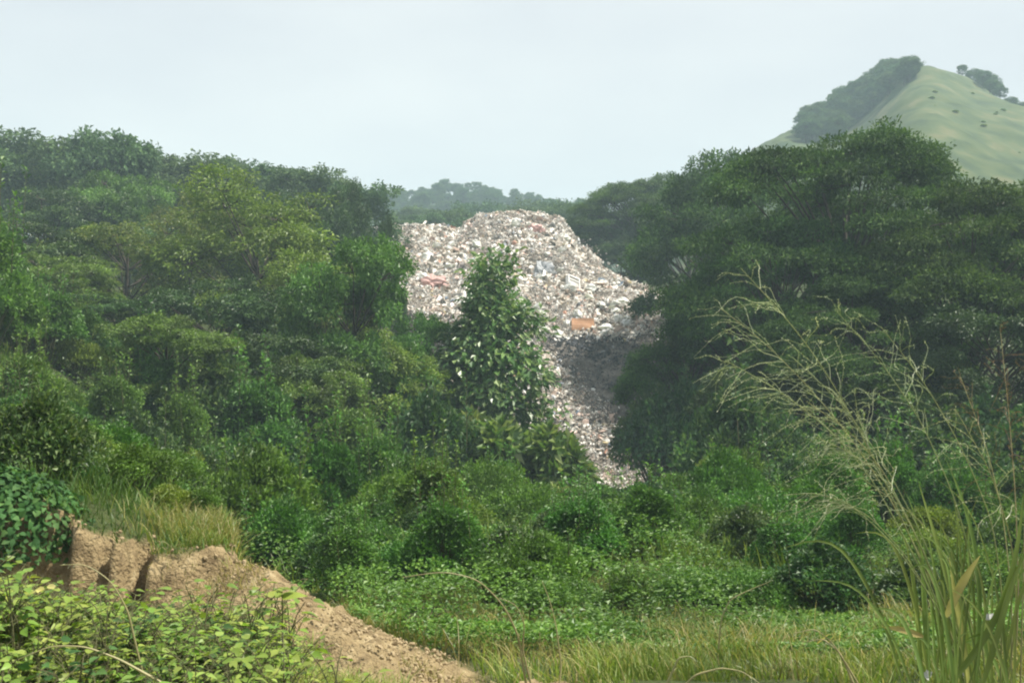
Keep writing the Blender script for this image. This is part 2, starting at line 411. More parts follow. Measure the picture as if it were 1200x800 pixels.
def make_tree(name, cat, mat, h, rx, rz, zc, nl, lr, ncl, cr_, nleaf, L, W, flat=.75, droop=.3, style='round', trunk_r=.22, loose=.12, lean=.0):
    """trunk with limbs, and a crown of leaf clumps hung on lobes that ride on the limbs"""
    t = thing(name, name.replace('_', ' '), cat)
    lo = []
    while len(lo) < nl:
        d = sphere_dirs(1)[0]
        if style == 'dome':
            if d[2] < -.12: continue
            p = d * np.array([rx, rx, rz]) * rng.uniform(.84, 1.0)
            p[2] = p[2] * 1.0
        elif style == 'cone':
            zz = rng.uniform(-1, 1) ; q = .06 + 1.1 * (1 - (zz + 1) / 2) ** 1.1
            p = np.array([d[0], d[1], 0]); p = p / (np.linalg.norm(p) + 1e-6) * rx * q * rng.uniform(.5, 1); p[2] = zz * rz
        else:
            if d[2] < -.75: continue
            p = d * np.array([rx, rx, rz]) * rng.uniform(.66, 1.0)
        if all(np.linalg.norm((p - q) / np.array([1, 1, flat])) > lr * .75 for q in lo) or rng.random() < .04: lo.append(p)
    lo = np.array(lo); lo[:, 2] += zc; lo[:, 0] += lean * (lo[:, 2] / h)
    lrs = lr * rng.uniform(.6, 1.25, nl)
    tr = MB()
    top = np.array([lean * .8, 0, zc + rz * .35])
    tp = bez(np.array([0, 0, -.6]), np.array([.25 * rng.normal(), .25 * rng.normal(), zc * .5]), top, 9)
    tr.tube(tp, np.linspace(trunk_r, trunk_r * .3, 9), 8)
    for c, r in zip(lo, lrs):
        hz = np.clip((c[2] - np.linalg.norm(c[:2]) * .65) / top[2], .22, .95)
        a = tp[int(hz * 8)]
        mid = (a + c) / 2 + np.array([0, 0, .12 * np.linalg.norm(c - a)]) * (1 if style == 'dome' else -.5) + rng.normal(size=3) * .15
        tr.tube(bez(a, mid, c, 7), np.linspace(trunk_r * .27, .02, 7), 5)
    P, D, Nn = [], [], []
    pick = rng.choice(nl, ncl, p=lrs ** 2 / (lrs ** 2).sum())
    out = unit(lo - np.array([lean * .6, 0, zc - rz * .2]))
    for k in pick:
        d = sphere_dirs(1)[0]
        if d @ out[k] < -.35: d = -d
        if d[2] < -.35: d[2] *= -.6
        c = lo[k] + d * lrs[k] * np.array([1, 1, flat]) * (rng.uniform(.75, 1.05) if rng.random() > loose else rng.uniform(1.05, 1.55))
        if rng.random() < .5: tr.tube(np.stack([lo[k], (lo[k] + c) / 2 + rng.normal(size=3) * .05, c]), [.03, .018, .008], 3)
        nn = max(8, int(nleaf / ncl * rng.uniform(.6, 1.4)))
        q = rng.normal(size=(nn, 3)) * .5; q *= np.minimum(1, 1.1 / (np.linalg.norm(q, axis=1, keepdims=True) + 1e-6))
        P.append(c + q * cr_ * np.array([1, 1, flat]))
        od = unit(d * .5 + q)
        D.append(unit(od + rng.normal(size=(nn, 3)) * .55 + np.array([0, 0, -droop])))
        Nn.append(unit(np.array([0, 0, 1.]) * (.6 if style != 'dome' else 1.0) + d * 1.0 + rng.normal(size=(nn, 3)) * .36))
    P = np.concatenate(P); D = np.concatenate(D); Nn = np.concatenate(Nn); n = len(P)
    s = rng.uniform(.65, 1.25, n)
    tr.obj('trunk', M_BARK, t, True)
    MB().leaves(P, D, Nn, L * s, W * s * rng.uniform(.8, 1.15, n)).obj('crown', mat, t)
    t['h'] = float(np.percentile(P[:, 2], 99.5)); t['w'] = float(np.percentile(np.abs(P[:, 0] - lean * .6), 97) * 2)
    return t

T_ROUND = make_tree('broadleaf_tree', 'tree', M_LEAF_MID, 12, 3.6, 4.6, 6.6, 30, 1.30, 430, .42, 32000, .21, .11)
T_LIGHT = make_tree('broadleaf_tree', 'tree', M_LEAF_LIGHT, 15, 4.0, 6.2, 8.4, 38, 1.35, 520, .44, 36000, .21, .10, droop=.5, flat=.9)
T_YEL = make_tree('broadleaf_tree', 'tree', M_LEAF_YEL, 13, 4.0, 5.0, 7.6, 32, 1.30, 440, .42, 32000, .19, .10)
T_DARK = make_tree('broadleaf_tree', 'tree', M_LEAF_DARK, 12, 4.0, 4.6, 7.0, 30, 1.35, 430, .45, 30000, .22, .11)
T_RAIN = make_tree('spreading_tree', 'tree', M_LEAF_RAIN, 17, 9.0, 8.0, 7.6, 88, 1.9, 1150, .72, 88000, .22, .115, flat=.33, style='dome', trunk_r=.42, droop=.15, loose=.03)
T_RAIN2 = make_tree('spreading_tree', 'tree', M_LEAF_RAIN, 14, 6.5, 6.2, 6.4, 60, 1.7, 820, .66, 58000, .21, .115, flat=.35, style='dome', trunk_r=.34, droop=.15, loose=.03)
T_BIG = make_tree('large_leaved_tree', 'tree', M_LEAF_BIG, 11, 2.7, 5.2, 5.7, 40, .78, 520, .60, 13500, .36, .18, droop=.7, flat=.95, style='cone', trunk_r=.16, loose=.42)
T_FAR = make_tree('distant_tree', 'tree', M_LEAF_HAZE, 10, 2.8, 3.6, 6.2, 26, 1.1, 260, .6, 9000, .34, .20, loose=.25, flat=.7)
T_FAR2 = make_tree('distant_tree', 'tree', M_LEAF_HAZE, 12, 2.4, 4.6, 7.2, 26, 1.0, 240, .6, 8000, .34, .20, loose=.3, flat=.75)

def make_shrub(name, mat, r, h, nl, nleaf, L, W, up=.2, shoots=0, smat=None):
    t = thing(name, name.replace('_', ' '), 'shrub')
    st = MB(); P, D, Nn = [], [], []
    per = max(10, nleaf // nl)
    for i in range(nl):
        an = rng.uniform(0, 2 * np.pi); q = math.sqrt(rng.random())
        c = np.array([math.cos(an) * q * r * .8, math.sin(an) * q * r * .8, h * (.35 + .55 * (1 - q ** 2) * rng.uniform(.6, 1.1))])
        rr = r * rng.uniform(.22, .42)
        st.tube(bez(np.array([c[0] * .15, c[1] * .15, -.2]), np.array([c[0] * .5, c[1] * .5, c[2] * .7]), c, 5), np.linspace(.02, .006, 5) * max(1, r), 4)
        d = sphere_dirs(per); d[:, 2] = np.where(d[:, 2] < -.3, -d[:, 2], d[:, 2])
        P.append(c + d * rr * rng.uniform(.55, 1.08, (per, 1)) * np.array([1, 1, .85]))
        D.append(unit(d + rng.normal(size=(per, 3)) * .6 + np.array([0, 0, up])))
        Nn.append(unit(np.array([0, 0, 1.]) + d * .6 + rng.normal(size=(per, 3)) * .4))
    for i in range(shoots):
        an = rng.uniform(0, 2 * np.pi); q = math.sqrt(rng.random()) * r * .8
        a = np.array([math.cos(an) * q, math.sin(an) * q, h * .5]); b = a + np.array([rng.normal() * .15 * r, rng.normal() * .15 * r, h * rng.uniform(.55, .95)])
        st.tube(np.stack([a, (a + b) / 2, b]), [.012, .008, .004], 4)
        k = 50; tt = rng.random((k, 1)) * .95 + .1
        d = sphere_dirs(k); d[:, 2] *= .5
        P.append(a + (b - a) * tt + d * .03); D.append(unit(d + np.array([0, 0, .3]))); Nn.append(unit(np.array([0, 0, 1.]) + rng.normal(size=(k, 3)) * .3))
    P = np.concatenate(P); D = np.concatenate(D); Nn = np.concatenate(Nn); n = len(P); s = rng.uniform(.6, 1.25, n)
    P[:, 2] = np.maximum(P[:, 2], .02)
    st.obj('stem', smat or M_TWIG, t)
    MB().leaves(P, D, Nn, L * s, W * s).obj('foliage', mat, t)
    return t

S_A = make_shrub('leafy_shrub', M_SHRUB, 1.25, 1.5, 34, 9000, .105, .06, shoots=4)
S_B = make_shrub('leafy_shrub', M_SHRUB, 1.0, 2.0, 30, 8000, .10, .055, shoots=8)
S_C = make_shrub('leafy_shrub', M_SHRUB_B, 1.2, 1.2, 34, 8000, .10, .055, shoots=5)
S_D = make_shrub('leafy_shrub', M_SHRUB_D, 1.3, 1.6, 34, 8000, .13, .075, shoots=2)
S_E = make_shrub('leafy_shrub', M_SHRUB, 1.5, 1.0, 40, 9500, .09, .055, shoots=3)
S_HILL = make_shrub('leafy_shrub', M_SHRUB_B, 1.5, 1.6, 20, 1400, .30, .2)
S_BIG = make_shrub('large_leaved_shrub', M_LEAF_BIG, 1.4, 2.2, 26, 1500, .40, .22, up=-.3)

# ------------------------------------------------------------------ rubbish slope
TY = np.array([58, 62, 66, 72, 85, 95, 105, 110, 113, 120, 140.])
TZ = np.array([-11, -9.6, -8.2, -4.5, 2.4, 7, 11.8, 13.9, 14.2, 13.5, 11.])
def trash(x, y):
    z = np.interp(y, TY, TZ)
    # the crest: higher in the middle right, a dip and a lower shoulder on the left
    c = np.interp(x, [-20, -15, -11, -8.2, -6, -3.6, 2, 5.4, 7.2, 20], [-1.6, -1.25, -1.0, -1.15, -1.7, .0, .1, -.1, -2.4, -6])
    z = z + c * sstep(84, 106, y)
    z = z + .42 * fbm(x * .22, y * .22, 6., 4) + .26 * fbm(x * .9, y * .9, 2., 3)
    return z
def trash_edge(x, y):
    l = np.interp(y, [60, 66, 72, 80, 86, 95, 110, 125], [1.5, 1.2, -.5, -4, -10, -12.5, -15, -17])
    r = np.interp(y, [60, 66, 72, 80, 86, 95, 105, 110, 125], [9.2, 9.6, 11, 13.5, 16.5, 15, 9, 7.0, 8])
    wob = .7 * noise(x * .5, y * .5, 3.)
    return np.minimum(x - l, r - x) + wob
X, Y = np.meshgrid(np.arange(-24, 24, .3), np.arange(57, 132, .3))
tz = trash(X, Y); e = trash_edge(X, Y)
tz = np.where(e > 0, tz, tz - (-e) * 1.3)
v, f = grid(X, Y, np.maximum(tz, H(X, Y) - 1.5))
M_TSOIL = rough_mat('rubbish soil', [(.3, (.060, .055, .048)), (.55, (.150, .130, .110)), (.75, (.260, .235, .205))], scale=1.5, bump=.8, bscale=4)
kind(MB().add(v, f).obj('rubbish_mound', M_TSOIL, None, False), 'structure')

TRASH = [(0, (.80, .78, .73)), (.18, (.69, .66, .60)), (.33, (.56, .52, .46)), (.45, (.68, .61, .53)), (.56, (.40, .34, .28)), (.63, (.27, .24, .20)),
         (.70, (.62, .47, .40)), (.79, (.13, .11, .10)), (.84, (.50, .52, .54)), (.87, (.80, .78, .74)), (.955, (.46, .26, .19)), (.972, (.24, .30, .38)), (.984, (.50, .42, .24))]
M_TRASH = rough_mat('mixed rubbish', TRASH, rough=.55, island=True, mode='CONSTANT', bump=.15, bscale=8)
_nt = M_TRASH.node_tree; _N, _L = _nt.nodes, _nt.links      # dirt stains over the rubbish
_p = next(n for n in _N if n.type == 'BSDF_PRINCIPLED'); _c = _p.inputs['Base Color'].links[0].from_socket
_t = next(n for n in _N if n.type == 'TEX_COORD'); _z = _N.new('ShaderNodeTexNoise'); _z.inputs['Scale'].default_value = .55; _z.inputs['Detail'].default_value = 5
_z.inputs['Roughness'].default_value = .65
_r = ramp(_N, [(.34, (.46, .42, .37)), (.45, (.84, .81, .77)), (.54, (1, 1, 1))]); _m = _N.new('ShaderNodeMix'); _m.data_type = 'RGBA'; _m.blend_type = 'MULTIPLY'; _m.inputs[0].default_value = 1
_L.new(_t.outputs['Object'], _z.inputs['Vector']); _L.new(_z.outputs[0], _r.inputs[0]); _L.new(_c, _m.inputs[6]); _L.new(_r.outputs[0], _m.inputs[7]); _L.new(_m.outputs[2], _p.inputs['Base Color'])
M_SHADE_GREY = rough_mat('ash grey rubbish', [(0, (.040, .041, .045)), (.4, (.065, .067, .074)), (.7, (.10, .10, .105)), (.95, (.30, .30, .30))], island=True, mode='CONSTANT', rough=.8)  # dark grey of its own, plus tree shade put into the colour
PHI = (1 + 5 ** .5) / 2
ICO = unit(np.array([(-1, PHI, 0), (1, PHI, 0), (-1, -PHI, 0), (1, -PHI, 0), (0, -1, PHI), (0, 1, PHI), (0, -1, -PHI), (0, 1, -PHI), (PHI, 0, -1), (PHI, 0, 1), (-PHI, 0, -1), (-PHI, 0, 1)], float))
ICF = np.array([(0, 11, 5), (0, 5, 1), (0, 1, 7), (0, 7, 10), (0, 10, 11), (1, 5, 9), (5, 11, 4), (11, 10, 2), (10, 7, 6), (7, 1, 8), (3, 9, 4), (3, 4, 2), (3, 2, 6), (3, 6, 8), (3, 8, 9), (4, 9, 5), (2, 4, 11), (6, 2, 10), (8, 6, 7), (9, 8, 1)])
def rand_rot(n):
    q = unit(rng.normal(size=(n, 4))); a, b, c, d = q.T
    return np.stack([np.stack([1 - 2 * (c * c + d * d), 2 * (b * c - a * d), 2 * (b * d + a * c)], -1),
                     np.stack([2 * (b * c + a * d), 1 - 2 * (b * b + d * d), 2 * (c * d - a * b)], -1),
                     np.stack([2 * (b * d - a * c), 2 * (c * d + a * b), 1 - 2 * (b * b + c * c)], -1)], 1)
def blobs(mb, p, sx):
    n = len(p); Rm = rand_rot(n)
    v = ICO[None] * rng.uniform(.6, 1.3, (n, 12, 1)) * sx[:, None, :]
    v = np.einsum('nij,nkj->nki', Rm, v) + p[:, None]
    b = np.arange(n)[:, None, None] * 12
    mb.add(v.reshape(-1, 3), (b + ICF[None]).reshape(-1, 3))
def sheets(mb, p, s):
    n = len(p); Rm = rand_rot(n)
    g = np.array([(i - 1, j - 1, 0) for j in range(3) for i in range(3)], float)
    v = g[None] * s[:, None, :] + rng.normal(size=(n, 9, 3)) * .28 * s.mean(1)[:, None, None]
    v = np.einsum('nij,nkj->nki', Rm, v) + p[:, None]
    q = np.array([(0, 1, 4, 3), (1, 2, 5, 4), (3, 4, 7, 6), (4, 5, 8, 7)])
    mb.add(v.reshape(-1, 3), (np.arange(n)[:, None, None] * 9 + q[None]).reshape(-1, 4))
def scatter_trash(n):
    y = np.where(rng.random(n * 2) < .36, rng.uniform(60, 82, n * 2), rng.uniform(80, 122, n * 2)); x = rng.uniform(-18, 17, n * 2)
    k = trash_edge(x, y) > np.where(rng.random(n * 2) < .06, rng.uniform(-2.6, 0, n * 2), rng.uniform(-.7, .6, n * 2)); x, y = x[k], y[k]
    return np.stack([x, y, trash(x, y)], 1)
def in_painted_shade(p):
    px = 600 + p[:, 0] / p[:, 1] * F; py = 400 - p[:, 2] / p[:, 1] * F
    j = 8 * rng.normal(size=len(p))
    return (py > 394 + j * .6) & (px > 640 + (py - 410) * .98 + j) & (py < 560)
P = scatter_trash(78000); shadowed = in_painted_shade(P)
for nm, mask, mat, in (('rubbish', ~shadowed, M_TRASH), ('shade_toned_rubbish', shadowed, M_SHADE_GREY)):
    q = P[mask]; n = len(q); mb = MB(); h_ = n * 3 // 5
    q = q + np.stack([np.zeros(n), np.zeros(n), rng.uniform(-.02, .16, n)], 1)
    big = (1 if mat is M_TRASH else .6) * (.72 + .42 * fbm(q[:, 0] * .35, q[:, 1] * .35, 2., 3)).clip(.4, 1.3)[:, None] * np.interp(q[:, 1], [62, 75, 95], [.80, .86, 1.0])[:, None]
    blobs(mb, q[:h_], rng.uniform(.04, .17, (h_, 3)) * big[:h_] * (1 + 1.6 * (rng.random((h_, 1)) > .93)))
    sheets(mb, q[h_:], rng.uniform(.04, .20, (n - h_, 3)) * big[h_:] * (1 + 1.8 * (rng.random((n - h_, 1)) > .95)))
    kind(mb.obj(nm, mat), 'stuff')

def on_slope(px, py):
    """the point of the rubbish surface seen at this place of the photograph"""
    yy = np.linspace(60, 125, 1300); p = np.stack([(px - 600) / F * yy, yy, (400 - py) / F * yy], 1)
    hit = (trash(p[:, 0], yy) > p[:, 2]) & (trash_edge(p[:, 0], yy) > -.5)
    return p[np.argmax(hit)] if hit.any() else p[-1]

M_BAG = leaf_mat('pale plastic bag', [(0, (.70, .69, .66)), (1, (.80, .79, .77))], trans=.2, rough=.35, spec=.5)
def make_bag():
    mb = MB(); n = 14; k = 12
    th = np.linspace(0, np.pi, n)[:, None]; ph = (np.arange(k) / k * 2 * np.pi)[None]
    r = np.sin(th) ** .8 * (1 + .22 * np.sin(ph * 3 + th * 2) + .16 * rng.normal(size=(n, k)))
    z = np.cos(th) * .75 + 0 * ph; z = np.where(th < .5, z + .25, z)
    v = np.stack([r * np.cos(ph) * .42, r * np.sin(ph) * .36, z * .40 + .22], -1).reshape(-1, 3)
    i = np.arange(n - 1)[:, None] * k; j = np.arange(k)[None]; j2 = (j + 1) % k
    mb.add(v, np.stack([i + j, i + j2, i + k + j2, i + k + j], -1).reshape(-1, 4))
    return mb.obj('rubbish_bag', M_BAG)
bag = make_bag()
tag(bag, 'bag', 'rubbish bag', 'large pale bags on the rubbish slope')
cnt = 0
while cnt < 70:
    px, py = rng.uniform(460, 765), rng.uniform(258, 395)
    p = on_slope(px, py)
    if trash_edge(p[0], p[1]) < 1.6 or p[1] > 106: continue
    b = put(bag, p + np.array([0, 0, -.06]), rng.uniform(0, 6.28), rng.uniform(.7, 1.45) * np.array([1, 1, .8]), 'large pale plastic bag bulging out of the rubbish slope', 'large pale bags on the rubbish slope')
    b.rotation_euler = (rng.normal() * .4 + .4, rng.normal() * .4, rng.uniform(0, 6.28)); cnt += 1

M_WHITE = rough_mat('dirty white enamel', [(.3, (.62, .61, .58)), (.7, (.78, .77, .74))], rough=.4, bump=.05)
M_DARKIN = rough_mat('dark lining', [(.3, (.36, .34, .31)), (.7, (.50, .47, .43))])
M_ORANGE = rough_mat('orange brown board', [(.3, (.34, .18, .10)), (.7, (.46, .27, .16))], scale=2)
M_PLANK = rough_mat('weathered pale wood', [(.3, (.50, .46, .40)), (.7, (.64, .60, .54))], scale=6)
M_PINK = rough_mat('faded pink cloth', [(.3, (.50, .31, .28)), (.7, (.62, .42, .38))], scale=3)
M_BLUEG = rough_mat('blue grey tarpaulin', [(.3, (.20, .21, .22)), (.7, (.32, .33, .34))], scale=2, rough=.5)

p = on_slope(672, 340)
t = thing('discarded_cabinet', 'white open cabinet lying tilted on the rubbish slope above the orange board', 'cabinet', Vector(p))
w_, d_, h_ = 1.25, .5, 1.75
fr = MB()
for sx in (-1, 1): fr.box((.08, d_, h_), Matrix.Translation((sx * (w_ / 2 - .04), 0, h_ / 2)))
for zz in (.06, h_ - .06): fr.box((w_ - .164, d_, .12), Matrix.Translation((0, 0, zz)))
fr.obj('frame', M_WHITE, t)
MB().box((w_ - .164, .04, h_ - .244), Matrix.Translation((0, -.10, h_ / 2))).obj('back_panel', M_DARKIN, t)
MB().box((w_ - .17, .08, .06), Matrix.Translation((0, -.163, h_ * .72))).obj('rail', M_WHITE, t)
t.rotation_euler = (R(-38), R(20), R(24)); t.location.z -= .1
p = on_slope(683, 388)
mb = MB(); X, Y = np.meshgrid(np.linspace(-.95, .95, 9), np.linspace(0, 1.15, 6))
Zz = .07 * np.sin(X * 3) + .05 * np.sin(Y * 5 + X)
v, f = grid(X, Y, Zz); v2 = v - np.array([0, 0, .05]); mb.add(v, f); mb.add(v2, f[:, ::-1])
o = mb.obj('board', M_ORANGE); o.location = Vector(p) + Vector((0, -.1, .1)); o.rotation_euler = (R(62), R(3), R(2))
tag(o, 'orange brown board standing in the rubbish below the white cabinet', 'board')
def plank(px, py, px2, py2, w_, label):
    a, b = on_slope(px, py), on_slope(px2, py2); a[2] += .3; b[2] += .2
    mb = MB(); d = Vector(b - a); Mx = d.to_track_quat('X', 'Z').to_matrix().to_4x4()
    mb.box((d.length, w_, .09), Mx); o = mb.obj('plank', M_PLANK); o.location = Vector((a + b) / 2); tag(o, label, 'plank')
plank(690, 344, 702, 372, .34, 'long pale plank lying down the rubbish slope just right of the white cabinet')
plank(499, 262, 484, 284, .28, 'long pale plank leaning near the top left of the rubbish slope')
def cloth(name, px, py, sx, sz, mat, label, cat, seed):
    p = on_slope(px, py)
    g = np.random.default_rng(seed)
    th = np.linspace(0.02, np.pi - .02, 12)[:, None]; ph = (np.arange(18) / 18 * 2 * np.pi)[None]
    nzv = 1 + .25 * np.sin(ph * 4 + th * 3 + seed) + .13 * g.normal(size=(12, 18))
    v = np.stack([np.sin(th) * np.cos(ph) * sx * nzv, np.sin(th) * np.sin(ph) * .8 * nzv, np.cos(th) * sz * nzv + 0 * ph], -1).reshape(-1, 3)
    i = np.arange(11)[:, None] * 18; j = np.arange(18)[None]; j2 = (j + 1) % 18
    o = MB().add(v, np.stack([i + j, i + j2, i + 18 + j2, i + 18 + j], -1).reshape(-1, 4)).obj(name, mat)
    o.location = Vector(p); o.rotation_euler = (R(-30), 0, R(10 * seed)); tag(o, label, cat)
cloth('cloth_heap', 508, 333, 1.25, .75, M_PINK, 'faded pink cloth heap on the rubbish left of the large leaved tree', 'cloth', 1)
cloth('cloth_heap', 628, 270, .9, .55, M_PINK, 'small faded pink cloth heap near the crest of the rubbish', 'cloth', 3)
cloth('crumpled_tarpaulin', 638, 322, 1.0, 1.2, M_BLUEG, 'crumpled blue grey tarpaulin on the rubbish left of the white cabinet', 'tarpaulin', 2)

# ------------------------------------------------------------------ trees set out
def tree(proto, px, top, Y, wpx, label, group=None, base=None, z0=None):
    x = (px - 600) / F * Y
    z = float(H(x, Y)) if z0 is None else z0
    if base is not None: z = (400 - base) / F * Y
    ht = (400 - top) / F * Y - z
    sz = ht / proto['h']; sx = wpx / F * Y / proto['w']
    return put(proto, (x, Y, z), rng.uniform(0, 6.28), (sx, sx, sz), label, group)

tree(T_ROUND, 415, 283, 46, 175, 'mid green leafy tree standing just left of the rubbish slope')
tree(T_LIGHT, 300, 203, 60, 230, 'tall light green tree rising to the skyline on the left')
tree(T_YEL, 150, 258, 62, 190, 'broad tree with yellowish leaf tips under the left skyline')
tree(T_ROUND, 195, 372, 40, 160, 'small sunlit tree with a rounded top in front of the yellowish tree')
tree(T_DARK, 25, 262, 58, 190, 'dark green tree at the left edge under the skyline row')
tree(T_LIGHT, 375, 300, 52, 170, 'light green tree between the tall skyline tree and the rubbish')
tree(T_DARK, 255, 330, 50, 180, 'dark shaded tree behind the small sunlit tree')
tree(T_DARK, 90, 345, 46, 170, 'dark rounded tree above the grassy bank at the left')
tree(T_ROUND, 490, 372, 50, 120, 'slim green tree between the mid green tree and the large leaved tree')
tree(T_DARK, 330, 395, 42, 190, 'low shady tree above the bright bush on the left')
tree(T_YEL, 15, 350, 40, 130, 'small yellow green tree cut by the left edge of the view')
tree(T_DARK, 400, 222, 80, 95, 'dark tree behind the mid green tree at the left end of the ridge')
tree(T_DARK, 450, 262, 74, 50, 'narrow dark tree at the left edge of the rubbish crest')
tree(T_YEL, 225, 235, 75, 150, 'olive tree just left of the tall light green tree')
g = 'hazy trees of the left skyline row'
for i, (px, tp) in enumerate([(-30, 172), (5, 160), (42, 172), (78, 166), (118, 156), (150, 170), (182, 186), (215, 188), (250, 186), (285, 194), (318, 198), (350, 200), (385, 212), (415, 220), (20, 205), (95, 200), (165, 215), (240, 222)]):
    Y_ = rng.uniform(96, 118)
    tree((T_FAR, T_FAR2)[i % 2], px, tp, Y_, rng.uniform(75, 105), 'hazy dark tree in the back row along the left skyline', g, z0=float(H((px - 600) / F * Y_, Y_)))

tree(T_DARK, 60, 225, 82, 170, 'dark tree rising between the skyline row and the dark tree at the left edge')
tree(T_ROUND, 150, 205, 86, 130, 'dull green tree just under the skyline row above the yellowish tree')
tree(T_DARK, 345, 232, 78, 140, 'dark tree just right of the tall light green tree')
tree(T_ROUND, 70, 300, 54, 150, 'mid green tree left of the yellowish tree')
tree(T_LIGHT, 440, 390, 45, 150, 'light green tree with foliage down to the ground below the mid green tree', base=600)
tree(T_ROUND, 375, 420, 41, 130, 'low green tree right of the bright rounded bush')
tree(T_BIG, 574, 304, 49, 180, 'large leaved tree standing alone in front of the rubbish slope')
tree(T_RAIN, 990, 164, 54, 375, 'huge spreading tree, the tallest on the right, below the grassy hill')
tree(T_RAIN2, 1140, 222, 47, 290, 'dark spreading tree at the right behind the tall grass')
tree(T_RAIN2, 805, 204, 122, 160, 'hazy spreading tree just behind the right end of the rubbish slope', base=380)
tree(T_RAIN2, 806, 378, 56, 150, 'dark low spreading tree right of the ash grey part of the rubbish slope')
tree(T_DARK, 728, 280, 112, 70, 'low dark tree filling the right flank of the rubbish below its crest', base=352)
tree(T_DARK, 700, 262, 117, 66, 'small dark tree at the right end of the rubbish crest', base=335)
tree(T_RAIN2, 884, 184, 77, 270, 'hazier spreading tree between the rubbish slope and the huge right hand tree')
tree(T_RAIN2, 915, 262, 52, 225, 'lower spreading tree in front of the huge right hand tree')
tree(T_RAIN2, 748, 214, 119, 165, 'small spreading tree above the right end of the rubbish crest', base=345)
tree(T_RAIN2, 868, 345, 58, 170, 'mid height spreading tree under the huge right hand tree, left of the plumes')
tree(T_RAIN2, 1000, 330, 46, 260, 'shady low spreading tree behind the grass plumes')
tree(T_RAIN2, 1230, 232, 62, 200, 'spreading tree cut by the right edge below the hill')
tree(T_DARK, 1170, 345, 42, 200, 'dark tree at the right edge behind the tall grass')
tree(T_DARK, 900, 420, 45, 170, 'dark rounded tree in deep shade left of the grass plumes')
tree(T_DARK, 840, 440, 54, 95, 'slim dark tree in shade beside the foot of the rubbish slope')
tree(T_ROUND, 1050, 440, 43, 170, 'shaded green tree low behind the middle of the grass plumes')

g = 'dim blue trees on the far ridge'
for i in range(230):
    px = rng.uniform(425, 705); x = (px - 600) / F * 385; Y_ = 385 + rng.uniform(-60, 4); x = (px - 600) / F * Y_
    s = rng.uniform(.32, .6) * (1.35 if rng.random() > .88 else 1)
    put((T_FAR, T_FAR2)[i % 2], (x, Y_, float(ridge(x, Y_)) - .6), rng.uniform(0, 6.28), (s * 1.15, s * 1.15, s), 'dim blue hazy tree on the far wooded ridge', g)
g = 'grey green trees just behind the rubbish crest'
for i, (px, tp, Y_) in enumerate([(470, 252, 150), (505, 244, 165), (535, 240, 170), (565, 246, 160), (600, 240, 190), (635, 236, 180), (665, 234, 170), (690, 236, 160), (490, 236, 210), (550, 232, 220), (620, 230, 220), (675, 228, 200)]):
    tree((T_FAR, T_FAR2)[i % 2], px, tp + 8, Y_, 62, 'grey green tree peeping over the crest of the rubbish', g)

g = 'hazy trees in the hollow of the grassy hill'
n = 0
while n < 120:
    px, py = rng.uniform(935, 1075), rng.uniform(94, 168)
    ridge_x = np.interp(py, [84, 100, 125, 150, 165], [1085, 1062, 1030, 1000, 985])
    left_x = np.interp(py, [84, 100, 130, 165], [1050, 966, 938, 925])
    if not left_x < px < ridge_x: continue
    yy = np.linspace(170, 300, 900); q = np.stack([(px - 600) / F * yy, yy, (400 - py) / F * yy], 1)
    hit = hill(q[:, 0], yy) > q[:, 2]
    if not hit.any(): continue
    q = q[np.argmax(hit)]; s = rng.uniform(.36, .66)
    put((T_FAR, T_FAR2)[n % 2], q - np.array([0, 0, .8]), rng.uniform(0, 6.28), (s * 1.2, s * 1.2, s), 'hazy dark tree in the wooded hollow of the grassy hill', g); n += 1
for px, Y_ in [(975, 268), (990, 270), (1005, 270), (1032, 271), (1048, 271), (1062, 270)]:
    x = (px - 600) / F * Y_; s = rng.uniform(.22, .36)
    put(T_FAR2, (x, Y_, float(hill(x, Y_)) - .8), rng.uniform(0, 6.28), (s, s, s), 'hazy dark tree in the wooded hollow of the grassy hill', g)
g = 'hazy trees on the right shoulder of the grassy hill'
for px, Y_, s in [(1150, 262, .7), (1160, 258, .8), (1142, 258, .6), (1172, 262, .5), (1188, 262, .6), (1196, 258, .6), (1135, 262, .45), (1165, 252, .55), (1152, 246, .5), (1172, 244, .45), (1185, 250, .5), (1128, 255, .35), (1160, 238, .4), (1198, 240, .45)]:
    x = (px - 600) / F * Y_
    put(T_FAR, (x, Y_, float(hill(x, Y_)) - .6), rng.uniform(0, 6.28), (s, s, s), 'hazy small tree on the right shoulder of the grassy hill', g)

g = 'scrub dotted over the grassy hill'
n = 0
while n < 42:
    px, py = rng.uniform(880, 1210), rng.uniform(100, 235)
    yy = np.linspace(170, 300, 700); q = np.stack([(px - 600) / F * yy, yy, (400 - py) / F * yy], 1)
    hit = hill(q[:, 0], yy) > q[:, 2]
    if not hit.any() or noise(px * .03, py * .05, 2.) < .15: continue
    q = q[np.argmax(hit)]; s = rng.uniform(.15, .5)
    put(S_HILL, q - np.array([0, 0, .2]), rng.uniform(0, 6.28), (s, s, s * .7), 'small scrubby bush dotted on the grassy hill', g); n += 1
